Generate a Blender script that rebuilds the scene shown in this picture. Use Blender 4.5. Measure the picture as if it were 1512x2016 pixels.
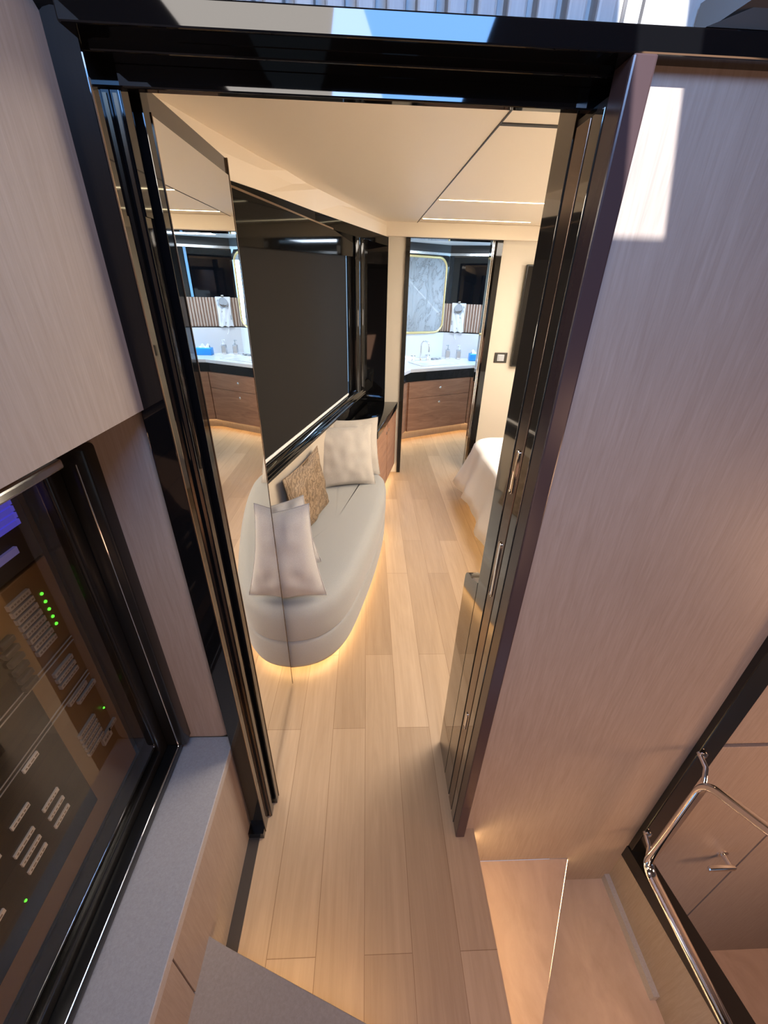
import bpy, bmesh, math, random
from mathutils import Vector, Matrix, noise
random.seed(7)
R = math.radians
SC = bpy.context.scene
for o in list(bpy.data.objects): bpy.data.objects.remove(o, do_unlink=True)
COL = SC.collection

# ------------------------------------------------------------------ camera
cd = bpy.data.cameras.new('camera'); cam = bpy.data.objects.new('camera', cd); COL.objects.link(cam)
cd.sensor_fit = 'HORIZONTAL'; cd.sensor_width = 36.0; cd.lens = 800.0 / 1512.0 * 36.0
cd.clip_start = 0.02; cd.clip_end = 200
_x = Vector((0.99901, -0.0042, -0.0443)); _z = Vector((0.0252, 0.8737, 0.4858))
_r = [(.999, -.036, .025), (-.004, .486, .874), (-.044, -.873, .485)]   # columns of the camera rotation
cx = Vector(_r[0]).normalized(); cz = Vector(_r[2]); cz = (cz - cx * cz.dot(cx)).normalized(); cy = cz.cross(cx)
cam.matrix_world = Matrix(((cx.x, cy.x, cz.x, 0), (cx.y, cy.y, cz.y, 0), (cx.z, cy.z, cz.z, 1.62), (0, 0, 0, 1)))
SC.camera = cam
# ------------------------------------------------------------------ world, sun, large lamps, exposure
SC.view_settings.view_transform = 'Standard'; SC.view_settings.look = 'None'
SC.view_settings.exposure = 0.0; SC.view_settings.gamma = 1.0; SC.view_settings.use_curve_mapping = False
W = bpy.data.worlds.new('world'); SC.world = W; W.use_nodes = True
wn = W.node_tree; bg = wn.nodes['Background']
bg.inputs[0].default_value = (0.42, 0.66, 1.0, 1); bg.inputs[1].default_value = 1.1
sd = bpy.data.lights.new('sun', 'SUN'); sd.energy = 15; sd.angle = R(0.6); sd.color = (.93, .97, 1.0)
sun = bpy.data.objects.new('sun', sd); COL.objects.link(sun)
sun.rotation_euler = Vector((0.13, 0.78, -0.61)).to_track_quat('-Z', 'Y').to_euler()
def area(name, loc, direc, sx, sy, power, col):
    l = bpy.data.lights.new(name, 'AREA'); l.shape = 'RECTANGLE'; l.size = sx; l.size_y = sy; l.energy = power; l.color = col
    o = bpy.data.objects.new(name, l); COL.objects.link(o); o.location = loc
    o.rotation_euler = Vector(direc).to_track_quat('-Z', 'Y').to_euler(); return o
WARM = (1.0, .74, .46); AMBER = (1.0, .66, .34); NEUT = (1.0, .90, .78); COOL = (.70, .83, 1.0)
area('cabin_fill', (1.6, 2.2, 2.0), (0, 0, -1), 1.1, 1.6, 66, NEUT)  # added area fill for the whole cabin, kept out of view
area('cabin_entry_fill', (0.9, 1.3, 2.0), (-.2, .1, -1), .5, .3, 12, NEUT)  # unseen fill added just inside the entry
area('cabin_ceiling_fill', (2.3, 2.3, 1.25), (-.35, 0, 1), .5, .5, 16, NEUT)  # added off view, aimed up to brighten the cabin ceiling
area('bathroom_daylight_fill', (1.2, 4.8, 2.03), (0, 0, -1), .6, .3, 17, COOL)  # added overhead fill standing in for the bathroom's cool daylight
area('bathroom_window_light', (2.2, 5.20, 1.45), (-1, -.25, -.1), .25, .9, 19, (.36, .66, 1.0))
area('lobby_lower_fill', (1.5, -1.2, .9), (-.25, .8, -.6), .5, .5, 7.0, (1.0, .56, .34))  # added warm fill for the veneer panel, no fitting there
area('lobby_wall_fill', (-.1, -.7, .6), (.6, 1, -.5), .5, .5, 2.2, (1.0, .54, .34))  # extra warm fill added in mid-air, aimed at the veneer wall
area('lobby_skylight', (.12, -.10, 2.2), (.25, .8, -.85), .4, .4, 16.0, (.20, .46, 1.0))
area('lobby_top_fill', (-.25, -.2, 2.2), (-.1, .3, -1), .5, .4, 6.5, (1, .92, .84))  # unseen neutral fill added to brighten the landing
area('lobby_cool_fill', (-.6, -1.5, 1.2), (.3, 1, .1), 1.0, .5, 1.2, (.6, .8, 1.0))  # added cool fill in front of a closed wall without a window
area('stairwell_fill', (2.3, -.1, .5), (-.55, .7, -.35), .4, .4, 17.0, (1.0, .56, .32))  # added amber fill to warm the lower door and stairs
area('lower_panel_fill', (.65, -.8, .35), (.05, 1, -.15), .4, .4, 9.0, (1.0, .58, .36))  # added low fill aimed at the foot of the veneer panel

# ------------------------------------------------------------------ materials
M = {}
def mat(name, col, rough=.5, metal=0, coat=0, spec=.5, emis=None, estr=0, trans=0, sheen=0):
    m = bpy.data.materials.new(name); m.use_nodes = True; b = m.node_tree.nodes['Principled BSDF']
    b.inputs['Base Color'].default_value = (*col, 1); b.inputs['Roughness'].default_value = rough
    b.inputs['Metallic'].default_value = metal; b.inputs['Coat Weight'].default_value = coat
    b.inputs['Coat Roughness'].default_value = .02; b.inputs['Specular IOR Level'].default_value = spec
    b.inputs['Transmission Weight'].default_value = trans; b.inputs['Sheen Weight'].default_value = sheen
    if emis: b.inputs['Emission Color'].default_value = (*emis, 1); b.inputs['Emission Strength'].default_value = estr
    M[name] = m; return m
def N(m, t, **k):
    n = m.node_tree.nodes.new(t)
    for a, v in k.items(): setattr(n, a, v)
    return n
def L(m, a, b): m.node_tree.links.new(a, b)
def pos(m, scale=(1, 1, 1), rot=(0, 0, 0), loc=(0, 0, 0)):
    g = N(m, 'ShaderNodeNewGeometry'); mp = N(m, 'ShaderNodeMapping')
    mp.inputs['Scale'].default_value = scale; mp.inputs['Rotation'].default_value = rot; mp.inputs['Location'].default_value = loc
    L(m, g.outputs['Position'], mp.inputs['Vector']); return mp.outputs['Vector']
def ramp(m, fac, stops):
    r = N(m, 'ShaderNodeValToRGB'); e = r.color_ramp.elements
    while len(e) < len(stops): e.new(.5)
    for i, (p, c) in enumerate(stops): e[i].position = p; e[i].color = (*c, 1)
    L(m, fac, r.inputs['Fac']); return r.outputs['Color']
def noisetex(m, vec, scale, detail=4, rough=.6, dist=0):
    n = N(m, 'ShaderNodeTexNoise'); n.inputs['Scale'].default_value = scale; n.inputs['Detail'].default_value = detail
    n.inputs['Roughness'].default_value = rough; n.inputs['Distortion'].default_value = dist
    L(m, vec, n.inputs['Vector']); return n.outputs['Fac']
def bsdf(m): return m.node_tree.nodes['Principled BSDF']
def bump(m, fac, strength=.2, dist=.002):
    b = N(m, 'ShaderNodeBump'); b.inputs['Strength'].default_value = strength; b.inputs['Distance'].default_value = dist
    L(m, fac, b.inputs['Height']); L(m, b.outputs['Normal'], bsdf(m).inputs['Normal'])
def grained(name, c0, c1, scale, rough=.5, fine=60, coat=0, bstr=.15, dist=.6):
    m = mat(name, c0, rough, coat=coat); v = pos(m, scale)
    f = noisetex(m, v, 1.0, 6, .65, dist)
    L(m, ramp(m, f, [(.3, c0), (.7, c1)]), bsdf(m).inputs['Base Color'])
    v2 = pos(m, tuple(s * 4 for s in scale)); f2 = noisetex(m, v2, 1.0, 3)
    bump(m, f2, bstr, .001); return m
grained('veneer', (.245, .19, .155), (.31, .25, .21), (170, 170, 9), .5, bstr=.12)        # oak veneer, grain upright
grained('veneer_flat', (.31, .285, .275), (.38, .355, .345), (190, 190, 190), .5, bstr=.15)
grained('veneer_slat', (.33, .30, .285), (.47, .43, .40), (70, 70, 4), .5)
grained('walnut', (.27, .125, .07), (.43, .225, .13), (2.2, 2.2, 16), .42, dist=1.6)
grained('tread_oak', (.40, .285, .21), (.50, .37, .285), (6, 3, 6), .45, dist=1.5, bstr=.1)
grained('step_cover', (.28, .23, .19), (.34, .285, .24), (150, 150, 150), .8)
grained('fluted_oak', (.42, .30, .23), (.60, .46, .37), (60, 60, 4), .5)
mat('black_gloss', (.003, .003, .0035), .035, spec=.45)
mat('black_satin', (.008, .0075, .007), .25)
mat('bronze_gloss', (.055, .045, .035), .06, metal=.5, coat=.5)
mat('pocket_bronze', (.13, .085, .06), .2, metal=.7)
mat('bronze_trim', (.22, .15, .10), .2, metal=.9)
mat('jamb_gloss', (.05, .03, .03), .24, spec=.3)
mat('dark_line', (.012, .008, .006), .5)
mat('chrome', (.82, .80, .78), .06, metal=1)
mat('brushed_steel', (.62, .60, .57), .25, metal=1)
mat('gold', (.83, .62, .28), .32, metal=1)
mat('mirror', (.86, .86, .84), .0, metal=1)
mat('bath_mirror', (.80, .85, .88), .0, metal=1)
mat('toe_strip', (.045, .035, .028), .45)
mat('white_line', (.75, .74, .70), .4)
mat('blind_box', (.004, .0037, .0033), .05, spec=.16); bsdf(M['blind_box']).inputs['IOR'].default_value = 1.22
m = mat('ceiling_leather', (.76, .655, .52), .55); v = pos(m); bump(m, noisetex(m, v, 260, 3), .12, .001)
m = mat('wall_fabric', (.60, .535, .44), .8); v = pos(m, (500, 500, 160)); bump(m, noisetex(m, v, 1, 2), .25, .001)
m = mat('blind_fabric', (.0095, .0078, .006), .85, spec=.25); v = pos(m, (600, 600, 600)); bump(m, noisetex(m, v, 1, 2), .3, .0006)
def fabric(name, c0, c1, sc=900):
    m = mat(name, c0, .9, sheen=.3); v = pos(m); f = noisetex(m, v, sc, 2)
    f0 = noisetex(m, v, 40, 4)
    L(m, ramp(m, f, [(.35, c0), (.65, c1)]), bsdf(m).inputs['Base Color']); bump(m, f, .35, .0008); return m
fabric('sofa_linen', (.27, .265, .248), (.345, .34, .318))
fabric('cushion_grey', (.38, .355, .33), (.45, .425, .395), 500)
fabric('cushion_linen', (.43, .385, .33), (.51, .465, .40), 500)
fabric('bed_linen', (.80, .77, .75), (.86, .84, .82), 400)
fabric('backrest_fabric', (.46, .38, .28), (.52, .43, .32))
fabric('towel_cloth', (.78, .78, .80), (.86, .86, .88), 300)
m = mat('jacquard', (.36, .26, .17), .55)
v = pos(m, (34, 34, 34)); w = N(m, 'ShaderNodeTexWave'); w.inputs['Scale'].default_value = .8; w.inputs['Distortion'].default_value = 12; w.inputs['Detail'].default_value = 3
L(m, v, w.inputs['Vector']); L(m, ramp(m, w.outputs['Fac'], [(.4, (.15, .098, .055)), (.62, (.27, .185, .11))]), bsdf(m).inputs['Base Color']); bump(m, w.outputs['Fac'], .3, .001)
# oak plank floor, boards along +Y
m = mat('oak_floor', (.6, .45, .3), .42)
mp = pos(m, (1, 1, 1), (0, 0, R(90)), (0, 0, 0))
br = N(m, 'ShaderNodeTexBrick'); br.offset = .37; br.offset_frequency = 2; br.inputs['Scale'].default_value = 1
br.inputs['Brick Width'].default_value = 1.05; br.inputs['Row Height'].default_value = .134; br.inputs['Mortar Size'].default_value = .0011
br.inputs['Mortar Smooth'].default_value = .2
br.inputs['Color1'].default_value = (0, 0, 0, 1); br.inputs['Color2'].default_value = (1, 1, 1, 1); br.inputs['Mortar'].default_value = (.5, .5, .5, 1)
L(m, mp, br.inputs['Vector'])
g1 = noisetex(m, pos(m, (60, 2.2, 1)), 1, 8, .7, 1.2)
g2 = noisetex(m, pos(m, (10, .9, 1)), 1, 4, .6, 2.5)
a = N(m, 'ShaderNodeMath', operation='MULTIPLY'); a.inputs[1].default_value = .30; L(m, br.outputs['Color'], a.inputs[0])
b_ = N(m, 'ShaderNodeMath', operation='MULTIPLY_ADD'); b_.inputs[1].default_value = .42; L(m, g1, b_.inputs[0]); L(m, a.outputs[0], b_.inputs[2])
c_ = N(m, 'ShaderNodeMath', operation='MULTIPLY_ADD'); c_.inputs[1].default_value = .30; L(m, g2, c_.inputs[0]); L(m, b_.outputs[0], c_.inputs[2])
colr = ramp(m, c_.outputs[0], [(.28, (.30, .195, .112)), (.5, (.385, .262, .158)), (.72, (.475, .335, .212))])
mx = N(m, 'ShaderNodeMixRGB', blend_type='MULTIPLY'); L(m, br.outputs['Fac'], mx.inputs['Fac']); L(m, colr, mx.inputs['Color1']); mx.inputs['Color2'].default_value = (.62, .55, .48, 1)
L(m, mx.outputs[0], bsdf(m).inputs['Base Color']); bump(m, g1, .06, .001)
# marble slabs
m = mat('marble', (.75, .76, .78), .12)
f = noisetex(m, pos(m, (1.3, 2.2, 1.0), (0.5, .2, .3)), 1.6, 8, .62, 2.2)
L(m, ramp(m, f, [(.40, (.86, .88, .91)), (.485, (.80, .82, .85)), (.50, (.44, .45, .47)), (.515, (.72, .73, .75)), (.7, (.88, .90, .93))]), bsdf(m).inputs['Base Color'])
m = mat('quartz_top', (.80, .79, .80), .15)
mat('ceramic', (.80, .80, .80), .08)
mat('grey_plastic', (.42, .44, .47), .35)
mat('clear_acrylic', (.75, .75, .78), .15, trans=.6)
mat('soap_label', (.50, .44, .40), .5)
mat('tissue_blue', (.03, .30, .80), .35)
mat('paper', (.9, .9, .9), .8)
mat('led_warm', (1, .9, .7), .5, emis=(1.0, .84, .52), estr=14)
mat('led_amber', (1, .8, .5), .5, emis=(1.0, .70, .34), estr=26)
mat('led_step', (1, .8, .5), .5, emis=(1.0, .70, .34), estr=38)
mat('led_green', (.1, .9, .1), .5, emis=(.12, 1.0, .05), estr=2.2)
mat('lit_blue', (.1, .1, .6), .5, emis=(.10, .09, .75), estr=.75)
mat('lit_violet', (.2, .2, .5), .5, emis=(.13, .12, .36), estr=.6)
mat('label_strip', (.42, .38, .35), .6)
mat('label_white', (.75, .74, .72), .6)
mat('plate_gold_reflection', (.20, .125, .06), .35)  # warm reflection in the door glass, put into the plate colour
mat('plate_dark_reflection', (.006, .006, .008), .2)  # dark reflection in the door glass, put into the plate colour
mat('plate_grey', (.05, .045, .045), .4)
mat('engraved', (.25, .21, .17), .6)
mat('ceiling_white', (.72, .71, .68), .5)
mat('dark_window', (.003, .004, .006), .04, coat=1)
mat('sky_film', (.2, .45, .75), .3)
mat('plastic_dark', (.03, .026, .022), .3)
# tinted glass
def thin_glass(name, tint, gl=.12):
    m = bpy.data.materials.new(name); m.use_nodes = True; nt = m.node_tree; nt.nodes.clear()
    t = nt.nodes.new('ShaderNodeBsdfTransparent'); t.inputs[0].default_value = (*tint, 1)
    g = nt.nodes.new('ShaderNodeBsdfGlossy'); g.inputs['Roughness'].default_value = .02
    fr = nt.nodes.new('ShaderNodeFresnel'); fr.inputs['IOR'].default_value = 1.5
    ad = nt.nodes.new('ShaderNodeMath'); ad.operation = 'ADD'; ad.inputs[1].default_value = gl; ad.use_clamp = True
    mx = nt.nodes.new('ShaderNodeMixShader'); out = nt.nodes.new('ShaderNodeOutputMaterial')
    gg = nt.nodes.new('ShaderNodeNewGeometry'); iv = nt.nodes.new('ShaderNodeMath'); iv.operation = 'SUBTRACT'; iv.inputs[0].default_value = 1; nt.links.new(gg.outputs['Backfacing'], iv.inputs[1])
    ml = nt.nodes.new('ShaderNodeMath'); ml.operation = 'MULTIPLY'; nt.links.new(fr.outputs[0], ad.inputs[0]); nt.links.new(ad.outputs[0], ml.inputs[0]); nt.links.new(iv.outputs[0], ml.inputs[1]); nt.links.new(ml.outputs[0], mx.inputs[0])
    nt.links.new(t.outputs[0], mx.inputs[1]); nt.links.new(g.outputs[0], mx.inputs[2]); nt.links.new(mx.outputs[0], out.inputs[0])
    M[name] = m
thin_glass('smoked_glass', (.80, .77, .73), .01)
thin_glass('clear_glass', (.92, .95, .96), .0)

# ------------------------------------------------------------------ mesh helpers
class MB:
    def __init__(s): s.bm = bmesh.new()
    def box(s, x0, x1, y0, y1, z0, z1, bev=0, seg=2):
        t = bmesh.new(); bmesh.ops.create_cube(t, size=1)
        for v in t.verts: v.co = Vector(((x0 + x1) / 2 + v.co.x * (x1 - x0), (y0 + y1) / 2 + v.co.y * (y1 - y0), (z0 + z1) / 2 + v.co.z * (z1 - z0)))
        if bev: bmesh.ops.bevel(t, geom=t.edges[:], offset=bev, segments=seg, affect='EDGES', profile=.5, clamp_overlap=True)
        return s.add(t)
    def add(s, t, mtx=None):
        if mtx: t.transform(mtx)
        me = bpy.data.meshes.new('t'); t.to_mesh(me); t.free(); s.bm.from_mesh(me); bpy.data.meshes.remove(me); return s
    def prism(s, pts, z0, z1, bev=0, seg=2):
        t = bmesh.new()
        lo = [t.verts.new((x, y, z0)) for x, y in pts]; hi = [t.verts.new((x, y, z1)) for x, y in pts]
        n = len(pts); t.faces.new(lo[::-1]); t.faces.new(hi)
        for i in range(n): t.faces.new((lo[i], lo[(i + 1) % n], hi[(i + 1) % n], hi[i]))
        bmesh.ops.recalc_face_normals(t, faces=t.faces[:])
        if bev:
            es = [e for e in t.edges if abs(e.verts[0].co.z - e.verts[1].co.z) < 1e-6]
            bmesh.ops.bevel(t, geom=es, offset=bev, segments=seg, affect='EDGES', profile=.5, clamp_overlap=True)
        return s.add(t)
    def poly(s, pts3, thick):          # planar polygon with thickness vector
        t = bmesh.new(); a = [t.verts.new(p) for p in pts3]; b = [t.verts.new(Vector(p) + Vector(thick)) for p in pts3]
        n = len(a); t.faces.new(a[::-1]); t.faces.new(b)
        for i in range(n): t.faces.new((a[i], a[(i + 1) % n], b[(i + 1) % n], b[i]))
        bmesh.ops.recalc_face_normals(t, faces=t.faces[:]); return s.add(t)
    def tube(s, pts, r, n=12, flat=1.0, up=(0, 0, 1), closed=False):
        t = bmesh.new(); P = [Vector(p) for p in pts]; rings = []; up = Vector(up)
        for i, p in enumerate(P):
            if closed: d = P[(i + 1) % len(P)] - P[i - 1]
            else: d = P[min(i + 1, len(P) - 1)] - P[max(i - 1, 0)]
            d.normalize(); a = up - d * up.dot(d)
            if a.length < 1e-3: a = Vector((1, 0, 0)) - d * d.x
            a.normalize(); b = d.cross(a); rr = r[i] if isinstance(r, (list, tuple)) else r
            rings.append([t.verts.new(p + a * math.cos(k * 2 * math.pi / n) * rr + b * math.sin(k * 2 * math.pi / n) * rr * flat) for k in range(n)])
        m_ = len(rings)
        for i in range(m_ if closed else m_ - 1):
            A, B = rings[i], rings[(i + 1) % m_]
            for k in range(n): t.faces.new((A[k], A[(k + 1) % n], B[(k + 1) % n], B[k]))
        if not closed: t.faces.new(rings[0][::-1]); t.faces.new(rings[-1])
        bmesh.ops.recalc_face_normals(t, faces=t.faces[:]); return s.add(t)
    def lathe(s, prof, c, n=24, axis=(0, 0, 1)):
        t = bmesh.new(); rings = []
        for r, z in prof: rings.append([t.verts.new((r * math.cos(k * 2 * math.pi / n), r * math.sin(k * 2 * math.pi / n), z)) for k in range(n)])
        for A, B in zip(rings, rings[1:]):
            for k in range(n): t.faces.new((A[k], A[(k + 1) % n], B[(k + 1) % n], B[k]))
        t.faces.new(rings[0][::-1]); t.faces.new(rings[-1]); bmesh.ops.recalc_face_normals(t, faces=t.faces[:])
        return s.add(t, Matrix.Translation(Vector(c)) @ Vector(axis).to_track_quat('Z', 'Y').to_matrix().to_4x4())
    def build(s, name, material, parent=None, smooth=None, mtx=None):
        if mtx: s.bm.transform(mtx)
        me = bpy.data.meshes.new(name); o = bpy.data.objects.new(name, me); COL.objects.link(o)
        c = Vector((0, 0, 0))
        if parent is None and s.bm.verts:
            xs = [v.co for v in s.bm.verts]
            c = Vector(((min(v.x for v in xs) + max(v.x for v in xs)) / 2, (min(v.y for v in xs) + max(v.y for v in xs)) / 2, min(v.z for v in xs)))
        elif parent is not None: c = wloc(parent)
        s.bm.transform(Matrix.Translation(-c)); s.bm.to_mesh(me); s.bm.free()
        me.materials.append(M[material])
        if parent is None: o.location = c
        else: o.parent = parent
        if smooth is not None:
            for p in me.polygons: p.use_smooth = True
            me.set_sharp_from_angle(angle=R(smooth))
        return o
def wloc(o):
    v = Vector((0, 0, 0))
    while o: v += o.location; o = o.parent
    return v
def tag(o, label=None, cat=None, group=None, kind=None):
    if label: o['label'] = label
    if cat: o['category'] = cat
    if group: o['group'] = group
    if kind: o['kind'] = kind
    return o
def thing(name, label, cat, loc, group=None):
    o = bpy.data.objects.new(name, None); COL.objects.link(o); o.empty_display_size = .05; o.location = loc
    return tag(o, label, cat, group)
def struct(name, mb, m, parent=None, smooth=None, label=None):
    o = mb.build(name, m, parent, smooth)
    if parent is None:
        o['kind'] = 'structure'
        if label: o['label'] = label
    return o
def bx(*a, **k): return MB().box(*a, **k)

# local frame of the angled window wall: s along the wall, v out of the room (negative = into it)
WP = Vector((-.15, 3.12, 0)); WD = Vector((.2318, .9728, 0)); WN = Vector((-.9728, .2318, 0))
WM = Matrix(((WD.x, WN.x, 0, WP.x), (WD.y, WN.y, 0, WP.y), (0, 0, 1, 0), (0, 0, 0, 1)))
def wbox(mb, s0, s1, v0, v1, z0, z1, bev=0):
    t = MB().box(s0, s1, v0, v1, z0, z1, bev); mb.add(t.bm, WM); return mb
def wpt(s, v): p = WP + WD * s + WN * v; return (p.x, p.y)

# ================================================================== STRUCTURE
# floors
struct('floor', MB().prism([(-.385, .12), (.373, .12), (.373, .70), (.40, .70), (.40, .80), (2.65, .80), (2.65, 3.86), (2.3, 3.86), (2.3, 5.9), (.15, 5.9), (.15, 3.86), (-1.4, 3.86), (-1.4, .69), (-.385, .69)], -.04, 0), 'oak_floor',
       label='pale oak plank floor running from the lobby landing into the cabin and bathroom')
# ceilings
struct('ceiling', MB().prism([(.392, .70), (.375, 3.75), (2.65, 3.75), (2.65, .70)], 2.052, 2.12), 'ceiling_leather', label='beige upholstered cabin ceiling right of the seam')
# left ceiling panel with the sloped soffit towards the window wall
cr = [(-.86, .72), (-.64, 1.33), (-.53, 1.74), (-.445, 2.04), (-.25, 2.62), (.13, 3.74)]
lo = [(-.73, .72, 1.90), (-.575, 1.33, 1.905), (-.478, 1.74, 1.921), (-.405, 2.04, 1.934), (-.272, 2.60, 1.950), (.160, 3.745, 1.952)]
t = bmesh.new()
A = [t.verts.new((x, y, 2.045)) for x, y in cr]; B = [t.verts.new((.391 - .019 * (y - .7) / 3.05, y, 2.045)) for i, (x, y) in enumerate(cr)]
C = [t.verts.new(p_) for p_ in lo]
def strip(P, Q):
    for i in range(len(P) - 1): t.faces.new((P[i], P[i + 1], Q[i + 1], Q[i]))
strip(A, B); strip(C, A)
ext = bmesh.ops.extrude_face_region(t, geom=t.faces[:])
for g in ext['geom']:
    if isinstance(g, bmesh.types.BMVert): g.co.z += .07
bmesh.ops.recalc_face_normals(t, faces=t.faces[:])
mb = MB(); mb.add(t); struct('ceiling', mb, 'ceiling_leather', label='beige ceiling panel left of the seam sloping down to the dark window beam')
struct('trim_1', MB().prism([(.389, .70), (.370, 3.70), (.3745, 3.70), (.3945, .70)], 2.043, 2.0535), 'dark_line', label='dark seam line between the two ceiling panels')
struct('trim_2', bx(.395, 2.6, 1.592, 1.612, 2.049, 2.060), 'dark_line', label='dark slot across the ceiling near the entry door')
struct('ceiling', MB().prism([(.05, 3.86), (2.3, 3.86), (2.3, 5.9), (.05, 5.9)], 2.06, 2.12), 'ceiling_white', label='white bathroom ceiling')
# window wall: pieces around the opening (s -1.95 .. .03, z .92 .. 1.80)
mb = MB()
wbox(mb, -2.3, .66, .0, .12, 0, .90); wbox(mb, -2.6, .66, .0, .12, 1.80, 1.90); wbox(mb, -2.3, -1.98, 0, .12, .9, 1.8); wbox(mb, .085, .66, 0, .010, .9, 1.8); wbox(mb, .56, .66, .01, .12, .9, 1.8)
struct('wall_left', mb, 'black_gloss', label='glossy black window wall on the left of the cabin')
win = tag(thing('window_1', 'side window behind the drawn dark blind', 'window', (*wpt(-.95, .08), .9)), kind='structure'); del win['category']
mb = MB(); wbox(mb, -1.98, .56, .10, .108, .9, 1.8); mb.build('glass', 'clear_glass', win)
mb = MB(); wbox(mb, .545, .56, .02, .11, .9, 1.8, .002); wbox(mb, -1.98, -1.95, .03, .10, .9, 1.8, .004); mb.build('window_frame', 'black_satin', win)
# beam over the window
mb = MB(); f0 = (-.62, 1.55); f1 = (-.511, 1.95); f2 = (-.264, 2.528); f3 = (.163, 3.744)
t = bmesh.new(); ft = [(p_[0], p_[1], p_[2] + .001) for p_ in lo]; fb = [(p_[0] , p_[1], 1.895) for p_ in lo]; bk_ = [(p_[0] - .14, p_[1] + .03, p_[2] + .001) for p_ in lo]; bb = [(p_[0] - .14, p_[1] + .03, 1.895) for p_ in lo]
RR = [[t.verts.new(q) for q in r_] for r_ in (ft, fb, bb, bk_)]
for a_, b_2 in ((0, 1), (1, 2), (2, 3), (3, 0)):
    for i in range(5): t.faces.new((RR[a_][i], RR[a_][i + 1], RR[b_2][i + 1], RR[b_2][i]))
t.faces.new([r_[0] for r_ in RR]); t.faces.new([r_[5] for r_ in RR][::-1]); bmesh.ops.recalc_face_normals(t, faces=t.faces[:]); mb.add(t)
struct('trim_3', mb, 'blind_box', label='glossy black beam along the top of the window wall')
mb = MB(); t = bmesh.new(); RR = [[t.verts.new((s_, v_, z_)) for v_, z_ in ((.0, 1.895), (-.03, 1.895), (-.03, zb), (.0, zb))] for s_, zb in ((-2.3, 1.70), (.10, 1.790))]
for i in range(4): t.faces.new((RR[0][i], RR[0][(i + 1) % 4], RR[1][(i + 1) % 4], RR[1][i]))
t.faces.new(RR[0][::-1]); t.faces.new(RR[1]); bmesh.ops.recalc_face_normals(t, faces=t.faces[:]); mb.add(t, WM)
struct('trim_4', mb, 'blind_box', label='glossy black blind housing below the window beam')
mb = MB(); wbox(mb, -1.9, .10, -.030, -.024, 1.895, 1.902); struct('trim_5', mb, 'bronze_trim', label='thin strip imitating the highlight under the window beam')  # highlight along the beam, built as a bright metal strip
# sill molding
mb = MB(); t = bmesh.new()
prof = [(0, .895), (-.018, .893), (-.050, .865), (-.060, .84), (-.050, .825), (0, .820)]
a = [t.verts.new((-2.2, v, z)) for v, z in prof]; b = [t.verts.new((.64, v, z)) for v, z in prof]
t.faces.new(a); t.faces.new(b[::-1])
for i in range(6): t.faces.new((a[i], a[(i + 1) % 6], b[(i + 1) % 6], b[i]))
bmesh.ops.recalc_face_normals(t, faces=t.faces[:]); bmesh.ops.bevel(t, geom=[e for e in t.edges if abs(e.verts[0].co.x - e.verts[1].co.x) > 1], offset=.008, segments=3, affect='EDGES', clamp_overlap=True)
mb.add(t, WM); struct('trim_6', mb, 'black_gloss', smooth=40, label='glossy black sill moulding below the blind')
# window side posts
mb = MB(); t = MB().tube([(.235, -.012, .82), (.235, -.012, 1.90)], .034, 16); mb.add(t.bm, WM); t = MB().tube([(.40, -.010, .82), (.40, -.010, 1.90)], .030, 16); mb.add(t.bm, WM)
struct('trim_7', mb, 'black_gloss', smooth=40, label='rounded glossy black posts beside the blind')
# far wall (with bathroom doorway X .33..1.03, Z 0..1.955)
mb = MB(); mb.box(.163, .305, 3.75, 3.86, 0, 2.05); mb.box(1.05, 2.65, 3.75, 3.86, 0, 2.05)
mb.box(.305, 1.05, 3.75, 3.86, 1.962, 2.05); struct('wall_back', mb, 'wall_fabric', label='beige fabric wall around the bathroom doorway')
struct('wall_back', bx(-.055, .163, 3.75, 3.80, 0, 2.0), 'black_gloss', label='glossy black panel in the corner between window and bathroom door')
struct('trim_8', bx(.10, 2.65, 3.70, 3.75, 1.955, 2.052, bev=.006), 'ceiling_leather', label='beige fascia above the bathroom door')
struct('wall_right', bx(2.65, 2.72, .69, 3.86, 0, 2.1), 'wall_fabric', label='far right cabin wall behind the bed')
mb = MB(); mb.box(.345, 2.65, .80, .86, 0, 2.1); struct('wall_front', mb, 'wall_fabric', label='cabin side of the wall beside the entry door')
struct('wall_front', bx(-1.5, -.40, .86, .90, 0, 2.1), 'wall_fabric', label='cabin side of the wall left of the entry door')
# bathroom door frame
df = tag(thing('door_2', 'black bathroom door frame', 'door', (.67, 3.75, 0)), kind='structure'); del df['category']
mb = MB(); mb.box(.298, .332, 3.735, 3.87, 0, 1.965); mb.box(.298, 1.055, 3.735, 3.87, 1.950, 1.968); mb.box(1.010, 1.055, 3.735, 3.87, 0, 1.965)
mb.build('frame', 'black_gloss', df)
mb = MB(); mb.box(.985, 1.010, 3.78, 3.86, 0, 1.95); mb.build('pocket_door_edge', 'bronze_gloss', df)
mb = MB()
for x in (.983, .996, 1.009): mb.box(x, x + .004, 3.774, 3.78, 0, 1.95)
mb.build('metal_strip', 'chrome', df)
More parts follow.
